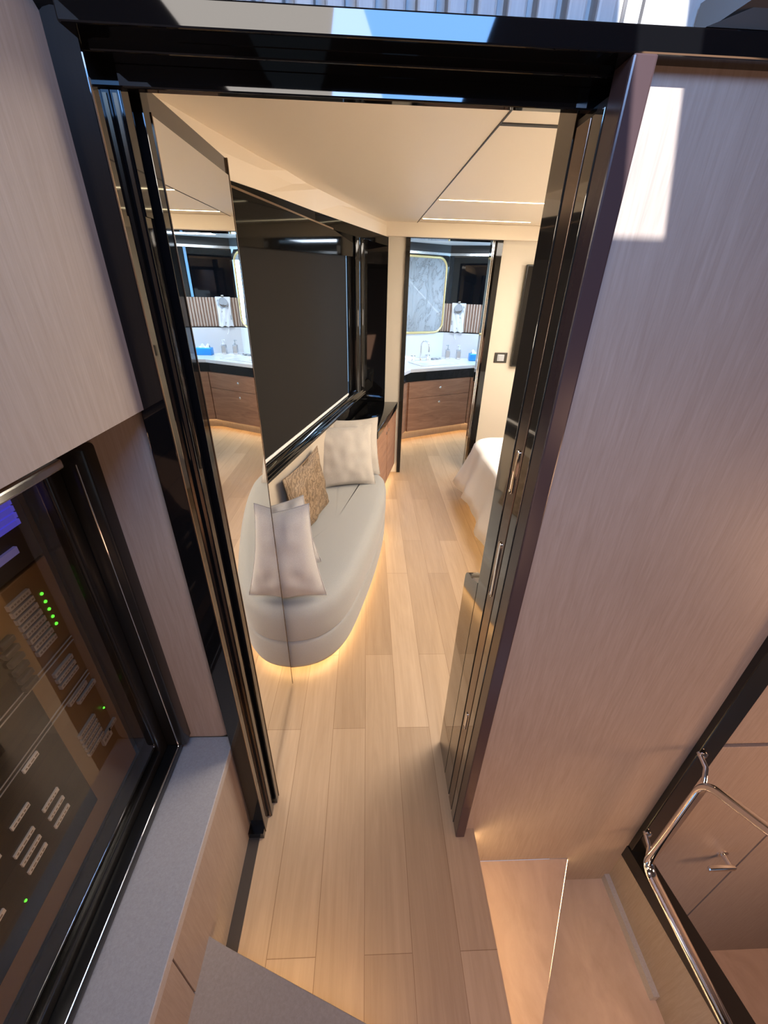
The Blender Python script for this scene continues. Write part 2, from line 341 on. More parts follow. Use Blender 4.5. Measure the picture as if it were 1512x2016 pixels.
# bathroom shell
bw = [(.18, 5.25), (.98, 5.66), (1.72, 5.42), (2.3, 5.42)]
def seg_wall(mb, P, z0, z1, d0=0, d1=.08):
    # thick strip along polyline P, offset d0..d1 away from the room (to the left of travel)
    def off(d):
        out = []
        for i, p in enumerate(P):
            n = Vector((0, 0))
            if i > 0: e = (Vector(P[i]) - Vector(P[i - 1])).normalized(); n += Vector((-e.y, e.x))
            if i < len(P) - 1: e = (Vector(P[i + 1]) - Vector(P[i])).normalized(); n += Vector((-e.y, e.x))
            n.normalize(); out.append((p[0] + n.x * d, p[1] + n.y * d))
        return out
    A = off(d0); B = off(d1); return mb.prism(A + B[::-1], z0, z1)
struct('wall_back', seg_wall(MB(), bw, 0, .80), 'marble', label='lower bathroom wall behind the vanity')
struct('trim_9', seg_wall(MB(), bw, .83, 1.125, -.015, .08), 'quartz_top', label='white stone backsplash behind the washbasin')
mb = MB(); seg_wall(mb, bw, 1.125, 1.135, -.016, .05)
struct('trim_10', mb, 'dark_line', label='dark joint between backsplash and slatted strip')
# fluted strip as slats
mb = MB(); seg_wall(mb, bw, 1.135, 1.455, .012, .08)
fl_back = struct('wall_back', mb, 'walnut', label='walnut backing board of the slatted bathroom strip')
mb = MB()
for i in range(3):
    p = Vector(bw[i]); q = Vector(bw[i + 1]); e = (q - p); ln = e.length; e.normalize(); n = Vector((-e.y, e.x)); k = int(ln / .033)
    for j in range(k):
        s0 = (j + .5) * ln / k
        if i == 2: continue
        c = p + e * s0 + n * .004; t = MB().box(-.0115, .0115, -.014, .010, 1.136, 1.455, .004, 1)
        mb.add(t.bm, Matrix(((e.x, n.x, 0, c.x), (e.y, n.y, 0, c.y), (0, 0, 1, 0), (0, 0, 0, 1))))
struct('trim_11', mb, 'fluted_oak', label='vertical oak slats above the washbasin')
struct('wall_back', seg_wall(MB(), bw, 1.455, 1.99), 'dark_window', label='black glass upper bathroom wall')
struct('trim_12', seg_wall(MB(), bw, 1.955, 1.98, -.03, .02), 'brushed_steel', label='steel rail at the top of the black bathroom glass')
struct('trim_13', seg_wall(MB(), bw, 1.98, 2.06, -.025, .08), 'plastic_dark', label='dark band below the bathroom ceiling')
struct('wall_left', bx(.10, .18, 3.86, 5.5, 0, 2.06), 'marble', label='left bathroom side wall')
mb = MB()
for k in range(7): mb.box(2.30, 2.36, 3.86 + k * .26, 3.86 + k * .26 + .257, 0, 2.06)
struct('wall_right', mb, 'marble', label='veined marble slab wall on the right of the bathroom')
# window sliver in the bathroom's black glass
mb = MB(); e = (Vector(bw[2]) - Vector(bw[1])).normalized(); n = Vector((-e.y, e.x)); c = Vector(bw[1]) + e * .50
t = MB().box(-.014, .014, -.012, .002, 1.457, 1.954); mb.add(t.bm, Matrix(((e.x, n.x, 0, c.x), (e.y, n.y, 0, c.y), (0, 0, 1, 0), (0, 0, 0, 1))))
w2 = mb.build('window_2', 'sky_film'); w2['kind'] = 'structure'; w2['label'] = 'narrow strip of daylight glass in the black bathroom wall'

# ---------------------------------------------------------- entry portal (door_1)
po = tag(thing('door_1', 'glossy black portal of the cabin entry', 'door', (0, .70, 0)), kind='structure'); del po['category']
mb = MB(); mb.box(-.337, 2.4, .655, .715, 1.862, 1.886, .002); mb.box(-.36, .338, .70, .73, 1.856, 1.90, .002); mb.box(-.36, .338, .73, .745, 1.834, 1.90, .002); mb.box(-.75, -.32, .736, .76, 1.70, 2.2)
mb.build('header', 'black_gloss', po)
mb = MB(); mb.box(-.378, -.334, .69, .735, 0, 1.90, .002); mb.box(-.40, -.335, .67, .72, 0, .03); mb.build('jamb', 'black_gloss', po)
mb = MB(); mb.box(-.345, -.322, .735, .762, .0, 2.04, .001); mb.box(-.345, -.312, .775, .800, .0, 2.04, .001); mb.build('jamb_layer', 'black_gloss', po)
mb = MB(); mb.box(-.330, -.325, .7335, .7355, .0, 1.83); mb.box(-.3145, -.3105, .799, .8015, 0, 1.83); mb.box(-.3345, -.333, .689, .692, 0, 1.83); mb.build('bronze_line', 'bronze_trim', po)
# right jamb
mb = MB(); mb.box(.306, .336, .655, .70, 0, 1.864, .003); mb.build('jamb', 'jamb_gloss', po)
mb = MB(); mb.box(.3045, .336, .70, .732, 0, 1.83, .001); mb.build('jamb_layer', 'bronze_gloss', po)
mb = MB(); mb.box(.3050, .336, .7385, .782, 0, 1.83, .001); mb.build('pocket_strip', 'pocket_bronze', po)
mb = MB(); mb.box(.3045, .336, .789, .862, 0, 1.90, .001); mb.build('jamb_return', 'bronze_gloss', po)
mb = MB(); mb.box(.308, .336, .70, .80, 0, 1.84); mb.build('groove', 'dark_line', po)
def strike(z0, z1, nm):
    mb = MB(); c = (z0 + z1) / 2
    P = []
    for k in range(24):
        a = k * 2 * math.pi / 24; yy = .007 * math.cos(a); zz = .007 * math.sin(a) + (1 if math.sin(a) > 0 else -1) * ((z1 - z0) / 2 - .007)
        P.append((.3038, .760 + yy, c + zz))
    mb.tube(P, .0016, 6, up=(1, 0, 0), closed=True); mb.box(.3036, .305, .7545, .7655, z0 + .005, z1 - .005)
    return mb.build(nm, 'chrome', po, 40)
strike(1.245, 1.34, 'strike_plate'); strike(.965, 1.12, 'strike_plate'); strike(.44, .51, 'strike_plate')

# vestibule: veneer wall with the stepped foot, right of the portal
mb = MB()
t = bmesh.new()
pts = [(.338, 0), (.373, 0), (.373, -.25), (.766, -.25), (.766, -.44), (.985, -.44), (.985, 1.862), (.338, 1.862)]
a = [t.verts.new((x, .68, z)) for x, z in pts]; b = [t.verts.new((x, .76, z)) for x, z in pts]; t.faces.new(a); t.faces.new(b[::-1])
for i in range(len(pts)): t.faces.new((a[i], a[(i + 1) % len(pts)], b[(i + 1) % len(pts)], b[i]))
bmesh.ops.recalc_face_normals(t, faces=t.faces[:]); mb.add(t)
struct('wall_front', mb, 'veneer', label='large oak veneer wall panel right of the entry door')
struct('trim_14', bx(.972, 1.035, .66, .70, -.24, 1.862, bev=.003), 'black_satin', label='dark upright strip at the right end of the veneer wall')
# fluted fascia above the header
mb = MB(); x = -.325
while x < .292:
    mb.box(x, x + .0225, .675, .72, 1.886, 2.3, .0035, 2); x += .0345
mb.box(-.33, .30, .70, .74, 1.886, 2.3); mb.box(.301, .318, .69, .74, 1.886, 2.3); mb.box(.322, .9, .69, .74, 1.886, 2.3)
struct('wall_front', mb, 'veneer_slat', label='fluted oak fascia above the black header')
mb = MB(); mb.poly([(.385, .685, 1.886), (.50, .60, 1.95), (1.5, .60, 1.95), (1.5, .685, 1.886)], (0, 0, .03)); mb.poly([(.385, .66, 1.888), (.470, .66, 1.918), (.60, .66, 2.1), (1.5, .66, 2.1), (1.5, .66, 1.888)], (0, .02, 0))
struct('trim_15', mb, 'toe_strip', label='dark brown soffit in the top right corner')
# toe strip and steps
struct('baseboard_left', bx(-.385, -.350, .20, .678, 0, .004), 'toe_strip', label='dark strip on the floor along the left cabinet')
mb = MB(); mb.prism([(-.40, .392), (-.338, .366), (.06, .215), (.06, -.3), (-.40, -.3)], .165, .20, .002)
struct('stair_step', mb, 'step_cover', label='taupe covered step above the landing, bottom of the picture')
mb = MB(); mb.prism([(-.40, .36), (.04, .19), (.04, -.3), (-.40, -.3)], 0, .165); struct('stair_riser', mb, 'veneer', label='riser recessed under the taupe step')
struct('stair_riser', bx(.30, .345, .12, .68, -.28, -.04), 'veneer', label='riser recessed under the edge of the landing')
mb = MB(); mb.prism([(.30, .12), (.30, .68), (.766, .68), (.50, .26), (.45, .12)], -.28, -.25, .002); struct('stair_step', mb, 'tread_oak', label='first oak step down to the right of the landing')
mb = MB(); mb.prism([(.374, .12), (.374, .69), (1.03, .69), (1.03, .12)], -.47, -.44, .002); struct('stair_step', mb, 'tread_oak', label='lower oak step beside the balustrade')
mb = MB(); mb.prism([(.40, .12), (.40, .68), (.735, .68), (.47, .26), (.42, .12)], -.44, -.28); struct('stair_riser', mb, 'veneer', label='riser recessed under the first oak step')
mb = MB(); mb.box(.362, .370, .12, .68, -.056, -.046); struct('trim_16', mb, 'led_step', label='warm strip of light under the landing edge')
mb = MB(); mb.poly([(.7675, .679, -.266), (.501, .26, -.266), (.497, .26, -.266), (.7630, .679, -.266)], (0, 0, .007)); struct('trim_17', mb, 'led_amber', label='warm strip of light under the first oak step')
mb = MB(); mb.poly([(-.35, .358, .16), (.04, .20, .16), (.04, .208, .16), (-.35, .366, .16)], (0, 0, .004)); struct('trim_18', mb, 'led_step', label='warm strip of light under the taupe step')
# balustrade curb and lower level
mb = MB(); mb.poly([(.972, .68, -.47), (.972, .12, -.47), (.972, .12, -.07), (.972, .68, -.22)], (.048, 0, 0))
struct('wall_right', mb, 'veneer', label='veneer curb below the stair balustrade')
struct('baseboard_right', bx(.952, .972, .36, .68, -.44, -.40), 'veneer_flat', label='grey ledge along the lower step')
mb = MB(); mb.poly([(.968, .685, -.235), (.968, .12, -.085), (.968, .12, -.015), (.968, .685, -.165)], (.06, 0, 0)); struct('trim_19', mb, 'black_satin', label='dark sloping rail at the foot of the balustrade opening')
mb = MB(); mb.box(1.035, 3.2, .74, .80, -1.6, 1.90); struct('wall_back', mb, 'veneer', label='veneer wall beyond the balustrade')
mb = MB(); mb.box(1.6, 3.2, .731, .741, -1.6, .36); mb.box(1.035, 3.2, .736, .741, .38, 1.9)
struct('trim_20', mb, 'veneer', label='raised veneer panels of the wall beyond the balustrade')
struct('floor', bx(.374, 3.2, -1.2, .8, -1.64, -1.6), 'tread_oak', label='lower deck floor beyond the stairs')
struct('wall_right', bx(3.2, 3.28, -1.66, .8, -1.6, 2.3), 'veneer', label='far side wall of the stair well')
# unseen lobby roof added to block the sun, its slot shapes the beam
mb = MB(); z0, z1 = 2.26, 2.30; hx0, hx1, hy0, hy1 = .215, .300, -.10, .33
mb.box(-1.6, hx0, -1.6, .74, z0, z1); mb.box(hx1, 3.2, -1.6, .74, z0, z1); mb.box(hx0, hx1, -1.6, hy0, z0, z1); mb.box(hx0, hx1, hy1, .74, z0, z1)
struct('ceiling', mb, 'veneer', label='unseen lobby ceiling with a slot added to shape the sun patch')
struct('wall_left', bx(-1.66, -1.6, -1.6, .74, -.1, 2.3), 'veneer', label='outer wall behind the switchboard')
mb = MB(); mb.box(-1.66, 3.28, -1.66, -1.6, -1.6, 2.3)
struct('wall_front', mb, 'veneer', label='lobby wall behind the viewer')

# ================================================================== THINGS
# ---------- mirrored entry door, opened into the cabin
ed = thing('entry_door', 'open entry door faced with a tall mirror, hinged on the left jamb', 'door', (-.345, .80, 0))
md = Vector((math.sin(R(.4)), math.cos(R(.4)), 0)); mn = Vector((-md.y, md.x, 0)); h0 = Vector((-.335, 1.27, 0)) - md * .468
MM = Matrix(((md.x, mn.x, 0, h0.x), (md.y, mn.y, 0, h0.y), (0, 0, 1, 0), (0, 0, 0, 1)))
mb = MB(); t = MB().box(0, .468, .003, .040, .012, 1.878, .001); mb.add(t.bm, MM); mb.build('door_panel', 'bronze_gloss', ed)
mb = MB(); t = MB().box(.012, .462, .0, .004, .020, 1.845); mb.add(t.bm, MM); mb.build('mirror', 'mirror', ed)
mb = MB(); t = MB().box(.4625, .468, -.001, .003, .012, 1.878); mb.add(t.bm, MM); mb.build('edge_trim', 'bronze_trim', ed)
# ---------- low gloss panel beyond the right jamb
mb = MB(); t = bmesh.new(); pr = [(.864, 0), (.985, 0), (.985, .84)]
for k in range(1, 9):
    a = k * math.pi / 2 / 8; pr.append((.985 - .06 + .06 * math.cos(a), .845 + .045 * math.sin(a)))
pr += [(.864, .92)]
a = [t.verts.new((.304, y, z)) for y, z in pr]; b = [t.verts.new((.336, y, z)) for y, z in pr]; t.faces.new(a); t.faces.new(b[::-1])
for i in range(len(pr)): t.faces.new((a[i], a[(i + 1) % len(pr)], b[(i + 1) % len(pr)], b[i]))
bmesh.ops.recalc_face_normals(t, faces=t.faces[:]); mb.add(t)
tag(mb.build('end_panel', 'bronze_gloss'), 'low glossy taupe end panel with a rounded top, beyond the right jamb', 'panel')

# ---------- sofa
def catmull(P, n=8, closed=True):
    out = []; m_ = len(P)
    for i in range(m_ if closed else m_ - 1):
        g = lambda k: Vector(P[k % m_]) if closed else Vector(P[max(0, min(m_ - 1, k))])
        p0, p1, p2, p3 = g(i - 1), g(i), g(i + 1), g(i + 2)
        for j in range(n):
            u = j / n; out.append(tuple(.5 * ((2 * p1) + (-p0 + p2) * u + (2 * p0 - 5 * p1 + 4 * p2 - p3) * u * u + (-p0 + 3 * p1 - 3 * p2 + p3) * u ** 3)))
    return out
outl = [(-.535, 1.46), (-.465, 1.345), (-.36, 1.298), (-.20, 1.335), (-.085, 1.475), (.0, 1.75), (.075, 2.08), (.125, 2.40), (.135, 2.66), (.07, 2.80), (-.04, 2.825), (-.205, 2.80), (-.312, 2.42), (-.387, 2.10), (-.458, 1.80)]
ol = catmull(outl, 8)
def sofa_w(p):
    v = (Vector((p[0], p[1], 0)) - WP).dot(WN); return max(0., min(1., (-v - .03) / .08))
def loft(mb, ol, prof, wt=None):       # prof: (inset, z)
    t = bmesh.new(); c = Vector((sum(p[0] for p in ol) / len(ol), sum(p[1] for p in ol) / len(ol))); rings = []
    n = len(ol)
    for ins, z in prof:
        ring = []
        for i, p in enumerate(ol):
            e = (Vector(ol[(i + 1) % n]) - Vector(ol[i - 1])).normalized(); nn = Vector((-e.y, e.x))
            w_ = wt(p) if wt else 1; ring.append(t.verts.new((p[0] + nn.x * ins * w_, p[1] + nn.y * ins * w_, z if w_ == 1 else z * w_ + (1 - w_) * max(z, prof[-1][1]) if z > .24 and ins > .001 else z)))
        rings.append(ring)
    for A_, B_ in zip(rings, rings[1:]):
        for i in range(n): t.faces.new((A_[i], A_[(i + 1) % n], B_[(i + 1) % n], B_[i]))
    t.faces.new(rings[0][::-1])
    vc = t.verts.new((c.x, c.y, prof[-1][1]))
    for i in range(n): t.faces.new((rings[-1][i], rings[-1][(i + 1) % n], vc))
    bmesh.ops.remove_doubles(t, verts=t.verts[:], dist=.0008); bmesh.ops.recalc_face_normals(t, faces=t.faces[:]); return mb.add(t)
sofa = thing('sofa', 'curved pale linen chaise sofa floating above the floor below the window', 'sofa', (-.12, 2.0, .06))
loft(MB(), ol, [(.03, .235), (.006, .238), (.0, .255), (.0, .36), (.008, .395), (.028, .418), (.06, .427), (.11, .43)], sofa_w).build('seat_cushion', 'sofa_linen', sofa, 60)
loft(MB(), ol, [(.03, .062), (.012, .066), (.004, .09), (.002, .215), (.010, .233), (.03, .236)]).build('base', 'sofa_linen', sofa, 60)
loft(MB(), ol, [(.10, .0), (.10, .062)]).build('plinth', 'veneer', sofa)
P = [(p[0], p[1]) for p in ol[10:76]]
P2 = []
for i in range(1, len(P) - 1):
    e_ = (Vector(P[i + 1]) - Vector(P[i - 1])).normalized(); P2.append((P[i][0] - e_.y * .062, P[i][1] + e_.x * .062, .055))
mb = MB(); mb.tube(P2, .0055, 6); mb.build('light_strip', 'led_amber', sofa)
mb = MB(); t = MB().box(-1.95, -.36, -.022, -.002, .435, .818, .009, 3); mb.add(t.bm, WM)
tag(mb.build('backrest', 'backrest_fabric', None, 50), 'beige padded backrest panel on the wall between sofa and window sill', 'backrest')

# ---------- cushions
def cushion(name, w, h, th, material, base, yaw, lean, label, group, seed=0, roll=0, parts=True):
    n = 26; t = bmesh.new(); F = {}; 
    for side in (1, -1):
        for i in range(n + 1):
            for j in range(n + 1):
                u = -1 + 2 * i / n; v = -1 + 2 * j / n
                if side == -1 and (abs(u) == 1 or abs(v) == 1): F[(side, i, j)] = F[(1, i, j)]; continue
                x = u * w / 2 * (1 - .085 * (1 - v * v) * abs(u)); z = v * h / 2 * (1 - .085 * (1 - u * u) * abs(v))
                f = max(0, (1 - u ** 2)) ** .55 * max(0, (1 - v ** 2)) ** .55
                wr = noise.noise(Vector((u * 3.2 + seed, v * 3.2, seed * 1.7))) * .010 + noise.noise(Vector((u * 9 + seed, v * 3, side * 3))) * .006 * (1 - f)
                y = side * (th / 2 * f + wr * min(1, f * 3))
                F[(side, i, j)] = t.verts.new((x, -y, z + h / 2 * .97))
        for i in range(n):
            for j in range(n):
                q = [F[(side, i, j)], F[(side, i + 1, j)], F[(side, i + 1, j + 1)], F[(side, i, j + 1)]]
                t.faces.new(q if side == 1 else q[::-1])
    bmesh.ops.recalc_face_normals(t, faces=t.faces[:])
    mtx = Matrix.Translation(base) @ Matrix.Rotation(yaw, 4, 'Z') @ Matrix.Rotation(lean, 4, 'X') @ Matrix.Rotation(roll, 4, 'Y')
    th_ = thing(name, label, 'cushion', base, group)
    mb = MB(); mb.add(t, mtx); mb.build('cover', material, th_, 70)
    E = []
    for k in range(4 * n):
        a, b = divmod(k, n); i, j = [(b, 0), (n, b), (n - b, n), (0, n - b)][a]
        u = -1 + 2 * i / n; v = -1 + 2 * j / n
        E.append(mtx @ Vector((u * w / 2 * (1 - .085 * (1 - v * v) * abs(u)), 0, v * h / 2 * (1 - .085 * (1 - u * u) * abs(v)) + h / 2 * .97)))
    MB().tube(E, .0022, 6, closed=True).build('piping', material, th_, 60)
    return th_
G = 'cushions on the chaise sofa'
cushion('square_cushion', .395, .41, .14, 'cushion_linen', (-.130, 2.50, .434), R(13), R(-17), 'square off-white cushion in front at the far end of the sofa, against its twin', G, 1)
cushion('square_cushion', .375, .405, .11, 'cushion_linen', (-.085, 2.672, .434), R(12), R(-14), 'square off-white cushion behind its twin, against the black topped cabinet', G, 5)
cushion('square_cushion', .39, .42, .16, 'cushion_grey', (-.362, 1.352, .434), R(3), R(-9), 'square grey linen cushion standing at the near end of the sofa, beside the mirrored door', G, 9, R(-7.5))
cushion('square_cushion', .29, .33, .10, 'cushion_grey', (-.355, 1.575, .436), R(6), R(-20), 'grey linen cushion mostly hidden behind the near one, only its corner showing', G, 13, R(-12))
cushion('patterned_cushion', .50, .37, .10, 'jacquard', (-.292, 2.03, .432), R(76.6), R(-9), 'golden brown patterned cushion leaning on the backrest in the middle of the sofa', G, 17)

# ---------- roller blind
rb = thing('roller_blind', 'dark brown roller blind drawn down over the side window', 'blind', (*wpt(-1, -.01), .9))
mb = MB(); t = MB().box(-1.98, 0, -.010, -.006, .912, 1.80); mb.add(t.bm, WM); mb.build('fabric', 'blind_fabric', rb)
mb = MB(); t = MB().box(-1.98, .0, -.016, -.004, .896, .912, .004); mb.add(t.bm, WM); mb.build('bottom_bar', 'white_line', rb)

# ---------- low cabinet with black top
lc = thing('low_cabinet', 'low walnut cabinet with a glossy black top beside the bathroom door', 'cabinet', (.05, 3.3, .0))
top = [wpt(-.28, -.02), (.083, 2.86), (.283, 3.735), wpt(.62, -.02)]
MB().prism(top, .640, .70, .006, 3).build('top', 'black_gloss', lc, 40)
MB().prism([wpt(-.27, -.02), (.060, 2.87), (.258, 3.73), wpt(.61, -.02)], .09, .640).build('body', 'walnut', lc)
fe = (Vector((.258, 3.73)) - Vector((.060, 2.87))); fl_ = fe.length; fe.normalize(); fn = Vector((fe.y, -fe.x))
FM = Matrix(((fe.x, fn.x, 0, .060), (fe.y, fn.y, 0, 2.87), (0, 0, 1, 0), (0, 0, 0, 1)))
for k in range(2):
    mb = MB(); t = MB().box(.012 + k * fl_ / 2, fl_ / 2 - .004 + k * fl_ / 2, 0, .016, .10, .625, .001); mb.add(t.bm, FM); d_ = mb.build('door', 'walnut', lc)
    mb = MB(); t = MB().lathe([(.0, 0), (.013, 0), (.013, .004), (.009, .006), (0, .006)], (fl_ / 2 + (-.05 if k == 0 else .05), .016, .56), axis=(0, 1, 0)); mb.add(t.bm, FM); mb.build('knob', 'brushed_steel', d_, 40)
mb = MB(); t = MB().box(.02, fl_, -.03, -.022, .082, .09); mb.add(t.bm, FM); mb.build('light_strip', 'led_amber', lc)

# ---------- bathroom vanity
va = thing('bathroom_vanity', 'walnut vanity with white stone top in the bathroom', 'vanity', (.9, 5.0, 0))
fr = [(.36, 4.44), (.47, 4.665), (1.250, 5.045), (1.85, 5.045)]
bk = [(1.85, 5.40), (1.71, 5.40), (.98, 5.64), (.19, 5.235), (.19, 4.44)]
def off_poly(d):
    e = []
    for i, p in enumerate(fr):
        n_ = Vector((0, 0))
        if i > 0: a = (Vector(fr[i]) - Vector(fr[i - 1])).normalized(); n_ += Vector((a.y, -a.x))
        if i < 3: a = (Vector(fr[i + 1]) - Vector(fr[i])).normalized(); n_ += Vector((a.y, -a.x))
        n_.normalize(); e.append((p[0] + n_.x * d, p[1] + n_.y * d))
    return e
MB().prism(off_poly(-.012) + bk, .12, .685).build('body', 'walnut', va)
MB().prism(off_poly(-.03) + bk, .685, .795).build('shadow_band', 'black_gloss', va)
MB().prism(off_poly(.02) + bk, .795, .832, .003).build('countertop', 'quartz_top', va)
p = Vector(fr[1]); q = Vector(fr[2]); e = (q - p); ln = e.length; e.normalize(); n = Vector((e.y, -e.x))
VM = Matrix(((e.x, n.x, 0, p.x), (e.y, n.y, 0, p.y), (0, 0, 1, 0), (0, 0, 0, 1)))
for z0, z1, kz in ((.12, .505, .435), (.509, .683, .60)):
    mb = MB(); t = MB().box(.004, ln - .004, -.012, .006, z0, z1, .001); mb.add(t.bm, VM); d_ = mb.build('drawer', 'walnut', va)
    mb = MB(); t = MB().lathe([(0, 0), (.015, 0), (.015, .005), (.011, .008), (0, .008)], (.43, .006, kz), axis=(0, 1, 0)); mb.add(t.bm, VM); mb.build('knob', 'chrome', d_, 40)
mb = MB(); mb.box(1.258, 1.84, 5.037, 5.055, .12, .683, .001); mb.build('door', 'walnut', va)
MB().prism(off_poly(-.10) + bk, 0, .12).build('toe_kick', 'veneer', va)
mb = MB(); pl_ = off_poly(-.085); mb.tube([(x, y, .112) for x, y in pl_], .006, 6); mb.build('light_strip', 'led_amber', va)
# sink
mb = MB(); c = Vector((.80, 5.10)); t = bmesh.new(); 
def rrect(w, h, r, n=6):
    o = []
    for cx_, cy_, a0 in ((w - r, h - r, 0), (-w + r, h - r, 90), (-w + r, -h + r, 180), (w - r, -h + r, 270)):
        for k in range(n + 1): a = R(a0 + 90 * k / n); o.append((cx_ + r * math.cos(a), cy_ + r * math.sin(a)))
    return o
rings = []
for w_, h_, r_, z_ in ((.27, .165, .03, .8325), (.27, .165, .03, .839), (.235, .130, .03, .839), (.228, .124, .03, .8345), (.05, .03, .02, .8335)):
    rings.append([t.verts.new((x, y, z_)) for x, y in rrect(w_, h_, r_)])
for A_, B_ in zip(rings, rings[1:]):
    for i in range(len(A_)): t.faces.new((A_[i], A_[(i + 1) % len(A_)], B_[(i + 1) % len(A_)], B_[i]))
t.faces.new(rings[-1])
mb.add(t, Matrix(((e.x, -n.x, 0, c.x), (e.y, -n.y, 0, c.y), (0, 0, 1, 0), (0, 0, 0, 1)))); mb.build('basin', 'ceramic', va, 30)
# ---------- faucet
TM0 = .045
fc = thing('faucet', 'chrome high-arched faucet with two cross handles on the vanity', 'faucet', (.64, 5.27, .832))
def arc(c, r, a0, a1, n, ux, uz=(0, 0, 1)):
    return [Vector(c) + Vector(ux) * r * math.cos(R(a0 + (a1 - a0) * k / n)) + Vector(uz) * r * math.sin(R(a0 + (a1 - a0) * k / n)) for k in range(n + 1)]
sx = (.80, -.60, 0); b0 = Vector((.655, 5.26, .832))
path = [b0, b0 + Vector((0, 0, .17))] + arc(b0 + Vector((.055 * .8, -.055 * .6, .17)), .055, 180, 0, 12, sx) + [b0 + Vector((.11 * .8, -.11 * .6, .11))]
mb = MB(); mb.tube(path, .009, 12, up=(.6, .8, 0)); mb.lathe([(.024, 0), (.022, .012), (.011, .03), (.010, .04)], b0); mb.build('spout', 'chrome', fc, 40)
for dx in (-1, 1):
    hb = b0 + Vector((e.x * .105 * dx, e.y * .105 * dx, 0)); mb = MB(); mb.lathe([(.022, 0), (.020, .012), (.012, .03), (.012, .055), (.006, .07)], hb)
    mb.tube([hb + Vector((-.028, 0, .058)), hb + Vector((.028, 0, .058))], .0055, 8); mb.tube([hb + Vector((0, -.028, .058)), hb + Vector((0, .028, .058))], .0055, 8); mb.build('handle', 'chrome', fc, 40)
# ---------- soap dispensers, scrubber, tissues
def dispenser(x, y, cap, label):
    o = thing('soap_dispenser', label, 'dispenser', (x, y, .832), 'soap dispensers on the vanity')
    bx(x - .03, x + .03, y - .022, y + .022, .833, .945, bev=.008).build('bottle', 'clear_acrylic', o, 40)
    bx(x - .022, x + .022, y - .0235, y - .0222, .850, .930).build('sleeve', 'soap_label', o)
    mb = MB(); mb.lathe([(.014, 0), (.014, .016), (.006, .018), (.006, .045), (.011, .046), (.011, .056), (0, .056)], (x, y, .945)); mb.tube([(x, y, .996), (x - .03, y - .012, .994)], .005, 8); mb.build('pump', cap, o, 40)
dispenser(1.02, 5.44, 'grey_plastic', 'left soap dispenser with a grey pump beside the faucet')
dispenser(1.16, 5.44, 'ceramic', 'right soap dispenser with a white pump under the hanging cloth')
mb = MB()
pts = [(.865 + .055 * math.cos(a), 5.36 + .022 * math.sin(2 * a), .842 + .006 * math.sin(3 * a)) for a in [k * 2 * math.pi / 32 for k in range(32)]]
mb.tube(pts, .010, 10, closed=True)
tag(mb.build('looped_cord', 'grey_plastic', None, 60), 'looped grey cord lying on the countertop right of the faucet', 'cord')
tb = thing('tissue_box', 'bright blue tissue box with a white tissue on the vanity', 'tissue box', (1.37, 5.36, .832))
bx(1.28, 1.46, 5.31, 5.41, .833, .915, bev=.006).build('box', 'tissue_blue', tb, 40)
mb = MB(); t = bmesh.new(); n_ = 14; V = [[t.verts.new((1.37 + (i / n_ - .5) * .13, 5.36 + (j / 4 - .5) * .04 + .008 * math.sin(i * 1.1), .914 + .030 * math.sin(math.pi * j / 4) * (1 + .6 * math.sin(i * .9)))) for j in range(5)] for i in range(n_ + 1)]
for i in range(n_):
    for j in range(4): t.faces.new((V[i][j], V[i + 1][j], V[i + 1][j + 1], V[i][j + 1]))
mb.add(t); ti = mb.build('tissue', 'paper', tb, 60)
# ---------- gold framed mirror
gm = thing('wall_mirror', 'tall mirror with a thin gold frame and rounded corners above the washbasin', 'mirror', (.62, 5.47, 1.16))
p = Vector(bw[0]); e1 = (Vector(bw[1]) - p).normalized(); n1 = Vector((e1.y, -e1.x))
GM = Matrix(((e1.x, -n1.x, 0, p.x), (e1.y, -n1.y, 0, p.y), (0, 0, 1, 0), (0, 0, 0, 1)))
cxm, czm, hw, hh = .515, 1.532, .33, .400
loop = rrect(hw, hh, .115, 8)
mb = MB(); t = bmesh.new(); a = [t.verts.new((cxm + x * .985, -.030, czm + z * .985)) for x, z in loop]; b = [t.verts.new((cxm + x * .985, -.012, czm + z * .985)) for x, z in loop]
t.faces.new(a); t.faces.new(b[::-1])
for i in range(len(a)): t.faces.new((a[i], a[(i + 1) % len(a)], b[(i + 1) % len(a)], b[i]))
bmesh.ops.recalc_face_normals(t, faces=t.faces[:]); mb.add(t, GM); mb.build('mirror_glass', 'bath_mirror', gm)
mb = MB(); t = MB().tube([(cxm + x, -.026, czm + z) for x, z in loop], .0145, 10, up=(0, 1, 0), closed=True); mb.add(t.bm, GM); mb.build('gold_frame', 'gold', gm, 50)
